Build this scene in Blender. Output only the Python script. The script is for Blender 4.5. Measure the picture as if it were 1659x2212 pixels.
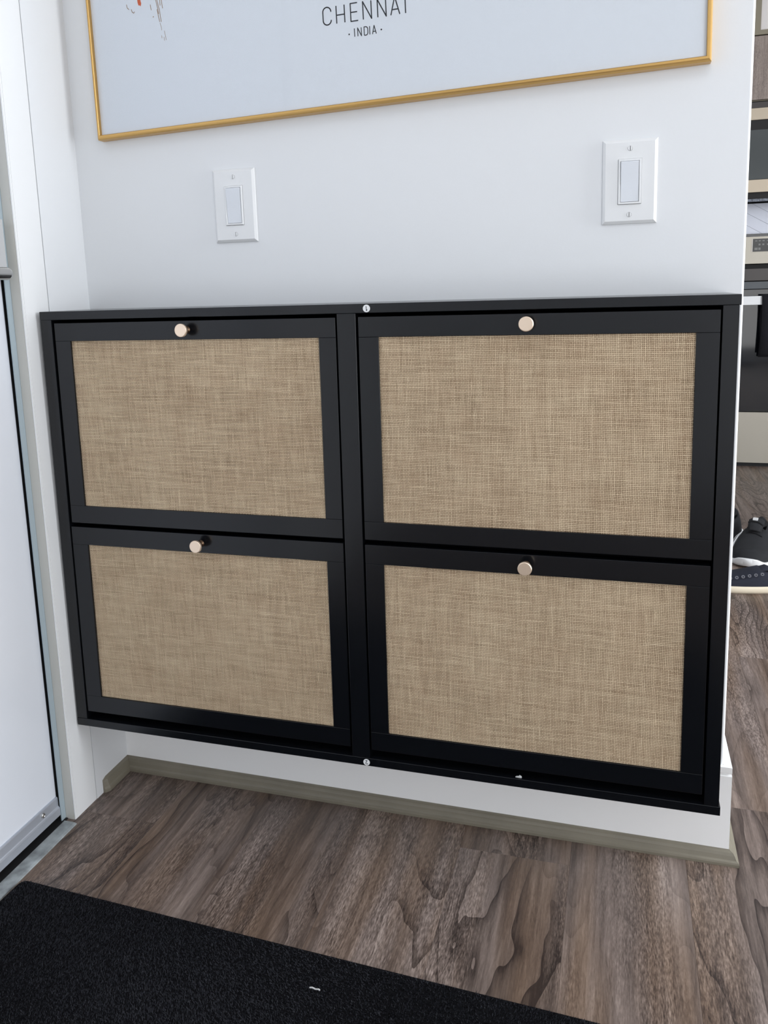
import bpy, bmesh, math, random
import numpy as np
from mathutils import Matrix, Vector
random.seed(7); rng = np.random.default_rng(7)
for o in list(bpy.data.objects): bpy.data.objects.remove(o)
S = bpy.context.scene
C = S.collection

# ------------------------------------------------------------------ camera
cd = bpy.data.cameras.new('camera'); cam = bpy.data.objects.new('camera', cd); C.objects.link(cam); S.camera = cam
R_ = Vector((0.95981829, 0.27897077, -0.03040008)); U_ = Vector((-0.01728772, 0.16690678, 0.98582111)); F_ = Vector((-0.28008925, 0.94568358, -0.16502295))
m = Matrix((R_, U_, -F_)).transposed().to_4x4(); m.translation = (0.967604, -1.327489, 0.966732)
cam.matrix_world = m
cd.sensor_fit = 'HORIZONTAL'; cd.sensor_width = 36; cd.lens = 1743.066 / 1659 * 36
cd.shift_x = 0; cd.shift_y = -(1106 - 915.14) / 1659
cd.clip_start = .05

# ------------------------------------------------------------------ world and light
W = bpy.data.worlds.new('world'); S.world = W; W.use_nodes = True
bg = W.node_tree.nodes['Background']; bg.inputs[0].default_value = (.80, .88, 1, 1); bg.inputs[1].default_value = 0.25
def area(name, loc, rot, sx, sy, power, col):
    l = bpy.data.lights.new(name, 'AREA'); l.shape = 'RECTANGLE'; l.size = sx; l.size_y = sy; l.energy = power; l.color = col
    o = bpy.data.objects.new(name, l); C.objects.link(o); o.location = loc; o.rotation_euler = rot
    return o
# daylight through the window in the right-hand wall (faces -x)
area('window_daylight', (3.52, .10, 1.22), (0, math.radians(90), 0), 2.3, 1.4, 122, (.93, .965, 1))
# ceiling light over the entrance
area('ceiling_light', (1.15, -1.25, 2.43), (0, 0, 0), .5, .5, 4, (.95, .97, 1))
# fill light added behind the camera, no window there (faces +y)
area('rear_fill_light', (2.45, -2.58, 1.02), (math.radians(90), 0, 0), 1.5, 1.7, 27, (.97, .97, .96))
S.view_settings.view_transform = 'Standard'; S.view_settings.look = 'None'
S.view_settings.gamma = 1; S.view_settings.use_curve_mapping = False
S.view_settings.exposure = -0.14

# ------------------------------------------------------------------ helpers
def obj(name, bm, mat, parent=None, bevel=0, seg=2, smooth=False, label=None, kind=None):
    if bevel:
        bmesh.ops.bevel(bm, geom=[e for e in bm.edges if len(e.link_faces) == 2 and e.calc_face_angle(0) > .5], offset=bevel, segments=seg, affect='EDGES', profile=.5)
    bmesh.ops.recalc_face_normals(bm, faces=bm.faces)
    me = bpy.data.meshes.new(name); bm.to_mesh(me); bm.free()
    if mat: me.materials.append(mat)
    if smooth:
        for p in me.polygons: p.use_smooth = True
    o = bpy.data.objects.new(name, me); C.objects.link(o)
    if parent: o.parent = parent; o.matrix_parent_inverse = parent.matrix_world.inverted()
    if label: o['label'] = label
    if kind: o['kind'] = kind
    return o
def thing(name, loc, label, cat, group=None):
    o = bpy.data.objects.new(name, None); C.objects.link(o); o.location = loc; o.empty_display_size = .05
    o.matrix_world = Matrix.Translation(loc)
    tag(o, label, cat, group); return o
def tag(o, label, cat, group=None):
    o['label'] = label; o['category'] = cat
    if group: o['group'] = group
    return o
def box(bm, x0, x1, y0, y1, z0, z1, f=None):
    vs = [bm.verts.new((x, y, z)) for x in (x0, x1) for y in (y0, y1) for z in (z0, z1)]
    for q in ((0, 1, 3, 2), (4, 6, 7, 5), (0, 4, 5, 1), (2, 3, 7, 6), (0, 2, 6, 4), (1, 5, 7, 3)):
        bm.faces.new([vs[i] for i in q])
    return vs
def B(*a):
    bm = bmesh.new(); box(bm, *a); return bm
def prism(bm, pts, axis, a, b):
    """extrude a polygon of 2D pts along axis 'x','y' or 'z' from a to b"""
    def P(p, t): return {'x': (t, p[0], p[1]), 'y': (p[0], t, p[1]), 'z': (p[0], p[1], t)}[axis]
    v0 = [bm.verts.new(P(p, a)) for p in pts]; v1 = [bm.verts.new(P(p, b)) for p in pts]; n = len(pts)
    bm.faces.new(v0); bm.faces.new(v1[::-1])
    for i in range(n): bm.faces.new((v0[i], v0[(i + 1) % n], v1[(i + 1) % n], v1[i]))
def lathe(bm, prof, origin, axis='y', seg=32):
    """prof: list of (radius, t) revolved about axis through origin"""
    rings = []
    for r, t in prof:
        ring = []
        for k in range(seg):
            a = 2 * math.pi * k / seg; c, s = r * math.cos(a), r * math.sin(a)
            d = {'y': (c, t, s), 'x': (t, c, s), 'z': (c, s, t)}[axis]
            ring.append(bm.verts.new((origin[0] + d[0], origin[1] + d[1], origin[2] + d[2])))
        rings.append(ring)
    for a, b in zip(rings, rings[1:]):
        for k in range(seg): bm.faces.new((a[k], a[(k + 1) % seg], b[(k + 1) % seg], b[k]))
    bm.faces.new(rings[0]); bm.faces.new(rings[-1][::-1])
def cyl(bm, origin, axis, r, a, b, seg=24, cap=0):
    pr = [(r, a), (r, b)]
    if cap: pr = [(r * .55, a), (r * .9, a + cap * .4), (r, a + cap), (r, b - cap), (r * .9, b - cap * .4), (r * .55, b)]
    lathe(bm, pr, origin, axis, seg)

# ------------------------------------------------------------------ materials
def lin(r, g, b):
    f = lambda c: (c / 255 / 12.92) if c <= 10 else ((c / 255 + .055) / 1.055) ** 2.4
    return (f(r), f(g), f(b), 1)
def mat(name, col, rough=.5, metal=0, spec=.5, coat=0, bump=None, var=None):
    M = bpy.data.materials.new(name); M.use_nodes = True; nt = M.node_tree; N = nt.nodes; L = nt.links
    p = N['Principled BSDF']; p.inputs['Base Color'].default_value = col; p.inputs['Roughness'].default_value = rough
    p.inputs['Metallic'].default_value = metal; p.inputs['Specular IOR Level'].default_value = spec
    if coat: p.inputs['Coat Weight'].default_value = coat; p.inputs['Coat Roughness'].default_value = .05
    tc = N.new('ShaderNodeTexCoord')
    if bump:
        sc, st, dist = bump
        n = N.new('ShaderNodeTexNoise'); n.inputs['Scale'].default_value = sc; n.inputs['Detail'].default_value = 4
        L.new(tc.outputs['Object'], n.inputs['Vector'])
        b = N.new('ShaderNodeBump'); b.inputs['Strength'].default_value = st; b.inputs['Distance'].default_value = dist
        L.new(n.outputs['Fac'], b.inputs['Height']); L.new(b.outputs['Normal'], p.inputs['Normal'])
    if var:
        sc, amt = var
        n = N.new('ShaderNodeTexNoise'); n.inputs['Scale'].default_value = sc; n.inputs['Detail'].default_value = 5
        L.new(tc.outputs['Object'], n.inputs['Vector'])
        r = N.new('ShaderNodeValToRGB'); r.color_ramp.elements[0].position = .3; r.color_ramp.elements[1].position = .7
        r.color_ramp.elements[0].color = tuple(c * (1 - amt) for c in col[:3]) + (1,); r.color_ramp.elements[1].color = tuple(min(1, c * (1 + amt)) for c in col[:3]) + (1,)
        L.new(n.outputs['Fac'], r.inputs['Fac']); L.new(r.outputs['Color'], p.inputs['Base Color'])
    return M
class G:
    """tiny node-building helper"""
    def __init__(s, M): s.nt = M.node_tree; s.N = s.nt.nodes; s.L = s.nt.links
    def val(s, node, i, v):
        if hasattr(v, 'is_output'): s.L.new(v, node.inputs[i])
        elif v is not None: node.inputs[i].default_value = v
    def math(s, op, a, b=None, c=None):
        n = s.N.new('ShaderNodeMath'); n.operation = op; s.val(n, 0, a)
        if b is not None: s.val(n, 1, b)
        if c is not None: s.val(n, 2, c)
        return n.outputs[0]
    def noise(s, vec, scale, detail=2, rough=.5, dist=0):
        n = s.N.new('ShaderNodeTexNoise'); s.L.new(vec, n.inputs['Vector']); n.inputs['Scale'].default_value = scale
        n.inputs['Detail'].default_value = detail; n.inputs['Roughness'].default_value = rough; n.inputs['Distortion'].default_value = dist
        return n.outputs['Fac']
    def mapping(s, vec, scale, loc=None):
        n = s.N.new('ShaderNodeMapping'); s.L.new(vec, n.inputs['Vector']); n.inputs['Scale'].default_value = scale
        if loc is not None: s.val(n, 1, loc)
        return n.outputs[0]
    def mix(s, f, a, b, mode='MIX'):
        n = s.N.new('ShaderNodeMix'); n.data_type = 'RGBA'; n.blend_type = mode
        s.val(n, 0, f); s.val(n, 6, a); s.val(n, 7, b); return n.outputs[2]
    def ramp(s, f, stops):
        n = s.N.new('ShaderNodeValToRGB'); s.L.new(f, n.inputs[0]); e = n.color_ramp.elements
        e[0].position, e[0].color = stops[0]; e[1].position, e[1].color = stops[-1]
        for p, c in stops[1:-1]: q = e.new(p); q.color = c
        return n.outputs[0]
    def bump(s, h, st, d):
        n = s.N.new('ShaderNodeBump'); n.inputs['Strength'].default_value = st; n.inputs['Distance'].default_value = d
        s.L.new(h, n.inputs['Height']); return n.outputs[0]

white_wall = mat('white_wall_paint', (.775, .79, .81, 1), .55, bump=(260, .12, .0006))
white_trim = mat('white_trim_paint', (.83, .84, .85, 1), .38, bump=(60, .08, .0006))
board_paint = mat('white_baseboard_paint', (.93, .93, .93, 1), .4, bump=(60, .08, .0006))
jamb_cream = mat('cream_jamb', (.60, .59, .55, 1), .45, bump=(60, .08, .0006))  # jamb return, darker and warmer in tone than the casing
door_paint = mat('white_door_paint', (.72, .75, .81, 1), .3, bump=(40, .04, .0005))
olive_trim = mat('olive_grey_moulding', lin(124, 118, 104), .45, var=(14, .10), bump=(50, .15, .0005))
alu = mat('brushed_aluminium', lin(190, 195, 205), .38, metal=.55, bump=(200, .1, .0003))
strip_grey = mat('grey_metal_strip', lin(168, 182, 190), .42, metal=.2)
rubber = mat('black_rubber', lin(12, 12, 14), .7)
stone = mat('marbled_grey_threshold', lin(150, 156, 158), .35, var=(45, .38), bump=(60, .2, .0005))
steel = mat('satin_steel', (.55, .54, .52, 1), .24, metal=1)
steel_bright = mat('bright_steel', (.85, .84, .82, 1), .2, metal=1)
lacquer = mat('black_lacquer', (.0042, .0050, .0068, 1), .20, spec=.42, bump=(14, .04, .001))
inner_black = mat('black_cabinet_interior', (.003, .003, .004, 1), .8, spec=.1)
brass = mat('champagne_gold_metal', (.92, .74, .58, 1), .32, metal=.75)
brass_shaded = mat('shaded_gold_neck', (.10, .06, .035, 1), .3, metal=.8)  # knob stem's shadow and dark reflection put into its colour
gold = mat('gold_frame_metal', (.62, .38, .13, 1), .34, metal=.85, bump=(300, .05, .0003))
plastic = mat('white_switch_plastic', (.80, .81, .82, 1), .28)
plastic2 = mat('white_rocker_plastic', (.74, .77, .82, 1), .22)
paper = mat('print_paper', (.82, .865, .925, 1), .6)
ink = mat('black_ink', lin(35, 40, 48), .6)
orange_ink = mat('orange_ink', lin(214, 96, 48), .6)
gold_ink = mat('gold_brown_ink', lin(160, 128, 96), .6)
sticker_white = mat('white_sticker', (.85, .86, .87, 1), .5)
debris = mat('white_chip', (.8, .8, .8, 1), .7)
mat_black = mat('black_mat_base', lin(14, 14, 17), .95, spec=.1, bump=(400, .8, .002))
range_steel = mat('range_stainless', lin(176, 170, 158), .38, metal=.35)
range_dark = mat('range_dark_panel', lin(58, 52, 50), .35)
black_glass = mat('black_oven_glass', (.006, .007, .010, 1), .06)
grey_glass = mat('grey_microwave_glass', lin(70, 74, 74), .12)
cover_white = mat('white_plank_cover', (.78, .80, .88, 1), .4)
foil = mat('crumpled_foil', lin(110, 114, 122), .3, metal=.6, bump=(60, 1, .01))
towel_black = mat('black_towel', lin(16, 16, 24), .95, bump=(400, .8, .002))
cream_paint = mat('cream_cabinet_panel', (.74, .70, .68, 1), .5)
olive_paint = mat('taupe_cabinet_edge', lin(138, 130, 112), .55)
dark_gap = mat('dark_backing', lin(26, 24, 24), .7)  # dark base below the planks and behind the appliance fronts
shoe_black = mat('black_mesh_shoe', lin(26, 27, 30), .85, bump=(500, .6, .001))
shoe_navy = mat('navy_canvas', lin(26, 29, 42), .9, bump=(600, .6, .001))
shoe_white = mat('white_rubber_sole', (.78, .78, .78, 1), .5)
shoe_cream = mat('cream_rubber_sole', lin(214, 202, 180), .6, bump=(80, .2, .001))
eyelet_metal = mat('grey_eyelet', lin(140, 142, 150), .35, metal=.5)
lace_black = mat('black_lace', lin(12, 12, 14), .8)

# paper-like glass pane: clear with a Fresnel reflection
glass = bpy.data.materials.new('picture_glass'); glass.use_nodes = True; g = G(glass)
g.N.remove(g.N['Principled BSDF']); out = g.N['Material Output']
tr = g.N.new('ShaderNodeBsdfTransparent'); gl = g.N.new('ShaderNodeBsdfGlossy'); gl.inputs['Roughness'].default_value = .03
fr = g.N.new('ShaderNodeFresnel'); fr.inputs[0].default_value = 1.22; mx = g.N.new('ShaderNodeMixShader')
g.L.new(fr.outputs[0], mx.inputs[0]); g.L.new(tr.outputs[0], mx.inputs[1]); g.L.new(gl.outputs[0], mx.inputs[2]); g.L.new(mx.outputs[0], out.inputs[0])

# burlap: plain weave, threads of uneven thickness and tone
burlap = mat('natural_burlap', (.5, .4, .3, 1), .9, spec=.15); g = G(burlap)
tc = g.N.new('ShaderNodeTexCoord').outputs['Object']
warp = g.N.new('ShaderNodeTexNoise'); g.L.new(tc, warp.inputs['Vector']); warp.inputs['Scale'].default_value = 26; warp.inputs['Detail'].default_value = 3
wv = g.N.new('ShaderNodeVectorMath'); wv.operation = 'MULTIPLY_ADD'; g.L.new(warp.outputs['Color'], wv.inputs[0]); wv.inputs[1].default_value = (.0036, .0036, .0036); g.L.new(tc, wv.inputs[2])
sp = g.N.new('ShaderNodeSeparateXYZ'); g.L.new(wv.outputs[0], sp.inputs[0])
PX = 1 / .00240; PZ = 1 / .00262
u = g.math('MULTIPLY', sp.outputs['X'], PX); v = g.math('MULTIPLY', sp.outputs['Z'], PZ)
iu = g.math('FLOOR', u); iv = g.math('FLOOR', v); fu = g.math('FRACT', u); fv = g.math('FRACT', v)
def rnd1(i, seed, along):
    cb = g.N.new('ShaderNodeCombineXYZ'); g.val(cb, 0, i); g.val(cb, 1, seed); g.val(cb, 2, along)
    return cb.outputs[0]
tu = g.noise(rnd1(g.math('MULTIPLY', iu, 7.31), 3.1, g.math('MULTIPLY', sp.outputs['Z'], 14)), 1.0, 2, .7)   # vertical thread tone
tv = g.noise(rnd1(g.math('MULTIPLY', iv, 5.77), 9.4, g.math('MULTIPLY', sp.outputs['X'], 14)), 1.0, 2, .7)   # horizontal thread tone
def thread(f, w):       # height 0..1 across the thread, width w
    d = g.math('ABSOLUTE', g.math('SUBTRACT', f, .5))
    return g.math('SUBTRACT', 1, g.math('MINIMUM', g.math('DIVIDE', d, w), 1))
wu = g.math('MULTIPLY_ADD', tu, .30, .235); wvv = g.math('MULTIPLY_ADD', tv, .30, .235)
hu = thread(fu, wu); hv = thread(fv, wvv)
par = g.math('MODULO', g.math('ABSOLUTE', g.math('ADD', iu, iv)), 2.0)
ou = g.math('MULTIPLY', g.math('POWER', hu, .5), g.math('MULTIPLY_ADD', par, .35, .65))
ov = g.math('MULTIPLY', g.math('POWER', hv, .5), g.math('MULTIPLY_ADD', par, -.35, 1.0))
h = g.math('MAXIMUM', ou, ov)
fib = g.noise(tc, 1400, 2, .6)
tone = g.math('MAXIMUM', g.math('MULTIPLY', ou, g.math('MULTIPLY_ADD', tu, .75, .58)), g.math('MULTIPLY', ov, g.math('MULTIPLY_ADD', tv, .75, .58)))
tone = g.math('MULTIPLY_ADD', g.math('SUBTRACT', fib, .5), .35, tone)
slub = g.noise(g.mapping(wv.outputs[0], (16, 1, 420)), 1.0, 1, .5); slub2 = g.noise(g.mapping(wv.outputs[0], (460, 1, 20)), 1.0, 1, .5)
tone = g.math('MULTIPLY_ADD', g.math('MAXIMUM', g.math('SUBTRACT', g.math('MAXIMUM', slub, slub2), .70), 0), 2.6, tone)
patch = g.noise(tc, 9, 3, .6); tone = g.math('MULTIPLY_ADD', g.math('SUBTRACT', patch, .5), .20, tone)
colr = g.ramp(tone, [(.10, lin(62, 45, 32)), (.38, lin(146, 124, 99)), (.60, lin(193, 171, 142)), (.95, lin(240, 221, 190))])
warm = g.noise(tc, 30, 2, .5)
colr = g.mix(g.math('MULTIPLY', warm, .16), colr, lin(165, 110, 75))
p = g.N['Principled BSDF']; g.L.new(colr, p.inputs['Base Color']); g.L.new(g.bump(h, .8, .0010), p.inputs['Normal'])

# wood-look plank flooring
def wood(name, cols, along='Y', dens=1.0, rough=.42, figure=1.0):
    M = mat(name, (.2, .16, .13, 1), rough); g = G(M)
    tc = g.N.new('ShaderNodeTexCoord').outputs['Object']
    oi = g.N.new('ShaderNodeObjectInfo').outputs['Random']
    off = g.N.new('ShaderNodeCombineXYZ'); g.val(off, 0, g.math('MULTIPLY', oi, 37.0)); g.val(off, 1, g.math('MULTIPLY', oi, 91.0)); g.val(off, 2, g.math('MULTIPLY', oi, 11.0))
    ad = g.N.new('ShaderNodeVectorMath'); g.L.new(tc, ad.inputs[0]); g.L.new(off.outputs[0], ad.inputs[1])
    v = ad.outputs[0]
    def sc(a, b): return g.mapping(v, (a, b, a) if along == 'Y' else (a, a, b))
    # growth rings: a tilted cone of rings cut lengthwise, wavy along the grain
    wob = g.noise(sc(5.0 * dens, 1.0 * dens), 1.0, 2.2, .5, .25)
    wob2 = g.noise(sc(16 * dens, 5 * dens), 1.0, 2, .5, .2)
    rr = g.math('MULTIPLY_ADD', wob2, .085, wob)
    ring = g.math('FRACT', g.math('MULTIPLY', rr, 23.0))
    ring = g.math('POWER', ring, 5.0)                       # sharp late-wood line, soft early wood
    mask = g.noise(sc(3.5 * dens, .9 * dens, ), 1.0, 1, .5)
    mask = g.math('MINIMUM', g.math('MAXIMUM', g.math('MULTIPLY', g.math('SUBTRACT', mask, .40), 6.0), .25), 1.0)
    streak = g.noise(sc(34 * dens, 1.5 * dens), 1.0, 4, .62, .15)
    streak2 = g.noise(sc(95 * dens, 4.0 * dens), 1.0, 3, .6, .1)
    big = g.noise(sc(12 * dens, 1.3 * dens), 1.0, 2, .5, .3)
    fine = g.noise(sc(300 * dens, 22 * dens), 1.0, 3, .7)
    pore = g.noise(sc(520 * dens, 90 * dens), 1.0, 2, .6)
    pmask = g.math('MINIMUM', g.math('MAXIMUM', g.math('MULTIPLY', g.math('SUBTRACT', g.noise(sc(11 * dens, 1.6 * dens), 1.0, 2, .5), .42), 5.0), .15), 1.0)
    t = g.math('MULTIPLY_ADD', g.math('SUBTRACT', big, .5), .42, .52)
    t = g.math('MULTIPLY_ADD', g.math('MULTIPLY', ring, mask), -.40 * figure, t)
    t = g.math('MULTIPLY_ADD', g.math('SUBTRACT', streak, .5), .78, t)
    t = g.math('MULTIPLY_ADD', g.math('SUBTRACT', streak2, .5), .50, t)
    t = g.math('MULTIPLY_ADD', g.math('SUBTRACT', fine, .5), .42, t)
    t = g.math('MULTIPLY_ADD', g.math('MULTIPLY', g.math('SUBTRACT', pore, .5), pmask), 1.35, t)
    t = g.math('MULTIPLY_ADD', g.math('SUBTRACT', oi, .5), .08, t)
    c = g.ramp(t, cols)
    if along == 'Y':
        hue = g.noise(sc(17 * dens, 1.6 * dens), 1.0, 2, .5)
        hm = g.math('MINIMUM', g.math('MAXIMUM', g.math('MULTIPLY', g.math('SUBTRACT', hue, .42), 3.2), 0), .75)
        c = g.mix(hm, c, g.ramp(t, [(.10, lin(54, 41, 35)), (.45, lin(104, 84, 69)), (.92, lin(156, 133, 114))]))
    p = g.N['Principled BSDF']; g.L.new(c, p.inputs['Base Color'])
    g.L.new(g.bump(g.math('ADD', fine, pore), .25, .0006), p.inputs['Normal'])
    return M
floor_wood = wood('walnut_plank', [(.08, lin(48, 39, 36)), (.38, lin(90, 78, 72)), (.60, lin(122, 108, 101)), (.92, lin(168, 152, 143))])
cab_wood = wood('grey_woodgrain', [(.1, lin(96, 84, 78)), (.45, lin(136, 122, 114)), (.9, lin(168, 155, 145))], along='Z', dens=1.6, figure=.4)

# ------------------------------------------------------------------ the setting
L_ = 1.1433
def struct(name, bm, m, bevel=0, seg=2, label=None):
    o = obj(name, bm, m, None, bevel, seg, kind='structure'); return o
fl = struct('floor', B(-.12, 3.6, -2.6, 3.9, -.06, -.008), dark_gap)
cols = [-.035 + .187 * k for k in range(20)]
joint = {0: -.152, 4: -.080, 6: .147, 7: .803}
def plank(x0, x1, y0, y1):
    b = .0004
    bm = bmesh.new(); z0, z1 = -.008, 0.0
    vs = box(bm, x0 + .00005, x1 - .00005, y0 + .00005, y1 - .00005, z0, z1)
    top = [e for e in bm.edges if all(abs(v.co.z - z1) < 1e-6 for v in e.verts)]
    bmesh.ops.bevel(bm, geom=top, offset=b, segments=1, affect='EDGES')
    obj('plank', bm, floor_wood, fl)
for k, x0 in enumerate(cols[:-1]):
    x1 = min(cols[k + 1], 3.6)
    if x0 >= 3.6: break
    xa = max(x0, -.0205)
    y = joint.get(k, random.uniform(-1.0, .2)) - 1.22 * 3
    if k not in joint: y = [-.45, -.62, -.95, -.55, -.5, -.70, 0, 0, .35, -.2, .6, .1, .45, -.3, .2, .7, -.1, .3, .5][k] - 1.22 * 2
    while y < 3.9:
        a, b = max(y, -2.6), min(y + 1.22, 3.9)
        if b - a > .01: plank(xa, x1, a, b)
        y += 1.22

# main wall with a rounded free end
bm = bmesh.new(); rr = .004
pts = [(0, 0)] + [(L_ - rr + rr * math.sin(a), rr - rr * math.cos(a)) for a in [math.radians(15 * i) for i in range(7)]] + [(L_ - rr + rr * math.cos(a), .12 - rr + rr * math.sin(a)) for a in [math.radians(30 * i) for i in range(4)]] + [(0, .12)]
prism(bm, pts, 'z', 0, 2.45); struct('wall_back', bm, white_wall)
bm = bmesh.new(); box(bm, -.12, 0, -.1135, 3.9, 0, 2.45); struct('wall_left', bm, white_wall)
bm = bmesh.new(); box(bm, -.12, 0, -2.6, -1.18, 0, 2.45); box(bm, -.12, 0, -1.18, -.1135, 2.16, 2.45); struct('wall_left_front', bm, white_wall)
struct('wall_rear', B(-.12, 3.6, 3.8, 3.9, 0, 2.45), white_wall)
bm = bmesh.new(); box(bm, 0, 3.6, -2.7, -2.6, 0, 2.45); struct('wall_front', bm, white_wall)
bm = bmesh.new()
box(bm, 3.55, 3.65, -2.6, -.65, 0, 2.45); box(bm, 3.55, 3.65, .85, 3.8, 0, 2.45); box(bm, 3.55, 3.65, -.65, .85, 2.40, 2.45)
struct('wall_right', bm, white_wall)
w = struct('window_1', B(3.56, 3.6, -.65, -.60, 0, 2.40), white_trim)
obj('window_frame', B(3.56, 3.6, .80, .85, 0, 2.40), white_trim, w)
obj('window_frame', B(3.56, 3.6, -.60, .80, 0, .05), white_trim, w)
struct('ceiling', B(-.12, 3.65, -2.7, 3.9, 2.45, 2.5), white_wall)

# baseboards: white board with a reveal near the top, olive shoe moulding at the floor
def board_profile(d):   # (offset from wall outwards, z)
    return [(0, .0), (d, .0), (d, .1555), (d - .0015, .157), (d - .004, .1575), (d - .004, .1605), (d - .0004, .161), (d, .162), (d, .1715), (0, .1715)]
bm = bmesh.new()
prism(bm, [(-a, z) for a, z in board_profile(.0075)], 'x', 0.0, L_ + .0125)
struct('baseboard_back', bm, board_paint)
bm = bmesh.new()
prism(bm, [(L_ + a, z) for a, z in board_profile(.0125)], 'y', 0.0, .120)
struct('baseboard_right', bm, board_paint)
def shoe_prof(d, h): return [(0, 0), (d, 0), (d, h * .18), (d * .93, h * .30), (d * .72, h * .40), (d * .55, h * .66), (d * .38, h * .84), (d * .12, h * .93), (0, h)]
bm = bmesh.new()
pa = shoe_prof(.0105, .030); pb = shoe_prof(.0125, .024)
x0, x1 = 0.0, L_ + .0125
def row(P, fx, y0): return [bm.verts.new((fx(a), y0 - a, z)) for a, z in P]
r0 = row(pa, lambda a: x0, -.0072); r1 = row(pb, lambda a: x1 + a * 1.25, -.0072)
n = len(r0)
for i in range(n): bm.faces.new((r0[i], r0[(i + 1) % n], r1[(i + 1) % n], r1[i]))
bm.faces.new(r0); bm.faces.new(r1[::-1])
struct('trim_1', bm, olive_trim)
bm = bmesh.new()
r1 = [bm.verts.new((x1 + a * 1.25, -.0075 - a, z)) for a, z in pb]; r2 = [bm.verts.new((x1 + a * 1.25, .125, z)) for a, z in pb]
for i in range(n): bm.faces.new((r1[i], r1[(i + 1) % n], r2[(i + 1) % n], r2[i]))
bm.faces.new(r1); bm.faces.new(r2[::-1])
struct('trim_2', bm, olive_trim)
bm = bmesh.new()      # short piece along the left wall with a rounded-off end
r1 = [bm.verts.new((a, -.0075 - a, z)) for a, z in pa]
r2 = [bm.verts.new((a * 1.0, -.084, z)) for a, z in pa]; r3 = [bm.verts.new((a * .45, -.0935, z * .88)) for a, z in pa]
for A, Bq in ((r1, r2), (r2, r3)):
    for i in range(n): bm.faces.new((A[i], A[(i + 1) % n], Bq[(i + 1) % n], Bq[i]))
bm.faces.new(r1); bm.faces.new(r3[::-1])
struct('trim_3', bm, olive_trim)

# door casing, flush with the wall and parted by a thin groove; jamb, metal frame strip
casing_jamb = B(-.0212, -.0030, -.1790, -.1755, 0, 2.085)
bm = bmesh.new(); box(bm, -.0212, -.0002, -.1750, -.1146, 0, 2.145); box(bm, -.0030, -.0002, -.1790, -.1748, 0, 2.145)
bmesh.ops.bevel(bm, geom=[e for e in bm.edges], offset=.0006, segments=2, affect='EDGES'); struct('trim_4', bm, white_trim)
struct('trim_10', casing_jamb, jamb_cream)
bm = bmesh.new(); box(bm, -.0212, -.0002, -1.175, -1.112, 0, 2.145); box(bm, -.0212, -.0002, -1.112, -.1785, 2.085, 2.145); struct('trim_5', bm, white_trim)
struct('trim_6', B(-.055, -.0216, -.1775, -.115, 0, 2.085), rubber)      # dark jamb behind the casing
bm = bmesh.new(); box(bm, -.0232, -.0214, -.1910, -.1790, .0, 2.08); struct('trim_7', bm, strip_grey, .0004)
# door leaf
door = struct('door_1', B(-.072, -.0300, -1.10, -.1890, .0175, 2.075), door_paint, .001)
obj('door_gasket', B(-.045, -.0296, -.1900, -.1796, .016, 2.07), rubber, door)
bm = bmesh.new(); prism(bm, [(-.0303, .0155), (-.0225, .0155), (-.0225, .030), (-.0245, .032), (-.0255, .034), (-.0255, .0495), (-.0270, .0512), (-.0303, .0512)], 'y', -1.10, -.1915)
sweep = obj('door_sweep', bm, alu, door)
for yy in (-.2328, -.62, -1.0):
    bm = bmesh.new(); lathe(bm, [(.0048, -.0256), (.0048, -.0245), (.004, -.0232), (.0026, -.0226), (.0024, -.0234), (.0006, -.0236)], (0, yy, .0415), 'x', 20); obj('screw', bm, steel, sweep, smooth=True)
# black threshold under the leaf and the marbled plate in front of it
struct('trim_8', B(-.12, -.0170, -1.112, -.1800, -.02, .0022), rubber)
bm = bmesh.new(); prism(bm, [(-.0170, 0), (.0125, 0), (.0115, .0016), (.007, .0026), (-.0170, .0028)], 'y', -1.11, -.189)
for v_ in bm.verts:
    if v_.co.y > -.3 and v_.co.x > 0: v_.co.x -= .003
struct('trim_9', bm, stone)
# handle: backplate and lever
plate = obj('handle_backplate', B(-.0305, -.0120, -.262, -.1928, 1.004, 1.098), steel_bright, door, .003, 3)
bm = bmesh.new(); cyl(bm, (0, -.245, 1.0095), 'x', .0085, -.019, .030, 24); obj('handle_neck', bm, steel, door, smooth=True)
bm = bmesh.new(); lathe(bm, [(.003, -.378), (.0085, -.376), (.0102, -.370), (.0102, -.240), (.0085, -.2345), (.003, -.2325)], (.026, 0, 1.0085), 'y', 28); obj('lever', bm, steel, door, smooth=True)

# ------------------------------------------------------------------ shoe cabinet
cab = thing('shoe_cabinet', (.563, -.075, .1779), 'wide black wall-mounted shoe cabinet with four burlap-fronted flap doors below the light switches', 'shoe cabinet')
D = .1505
def rack(bm):
    for v_ in bm.verts:
        v_.co.x += .0028 * ((v_.co.z - .5616) / .3836) * (1 - v_.co.x / 1.12) + 0
    return bm
def cobj(name, bm, m, par=cab, bevel=.0008, **k):
    if bevel:
        bmesh.ops.bevel(bm, geom=list(bm.edges), offset=bevel, segments=2, affect='EDGES', profile=.5)
    return obj(name, rack(bm), m, par, **k)
top = cobj('top_panel', B(.0048, 1.1213, -D, 0, .9308, .9452), lacquer)
bot = cobj('bottom_panel', B(.0048, 1.1213, -D, 0, .1779, .1923), lacquer)
cobj('side_panel', B(.0048, .0272, -D + .0004, 0, .1923, .9308), lacquer)
cobj('side_panel', B(1.0985, 1.1192, -D + .0004, 0, .1923, .9308), lacquer)
cobj('center_divider', B(.547, .5775, -D + .0002, -.0, .1923, .9308), lacquer)
cobj('back_panel', B(.0272, 1.0985, -.012, -.004, .1923, .9308), inner_black, bevel=0)
cobj('shelf', B(.0272, .547, -.120, -.012, .560, .566), inner_black, bevel=0)
cobj('shelf', B(.5775, 1.0985, -.120, -.012, .560, .566), inner_black, bevel=0)
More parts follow.
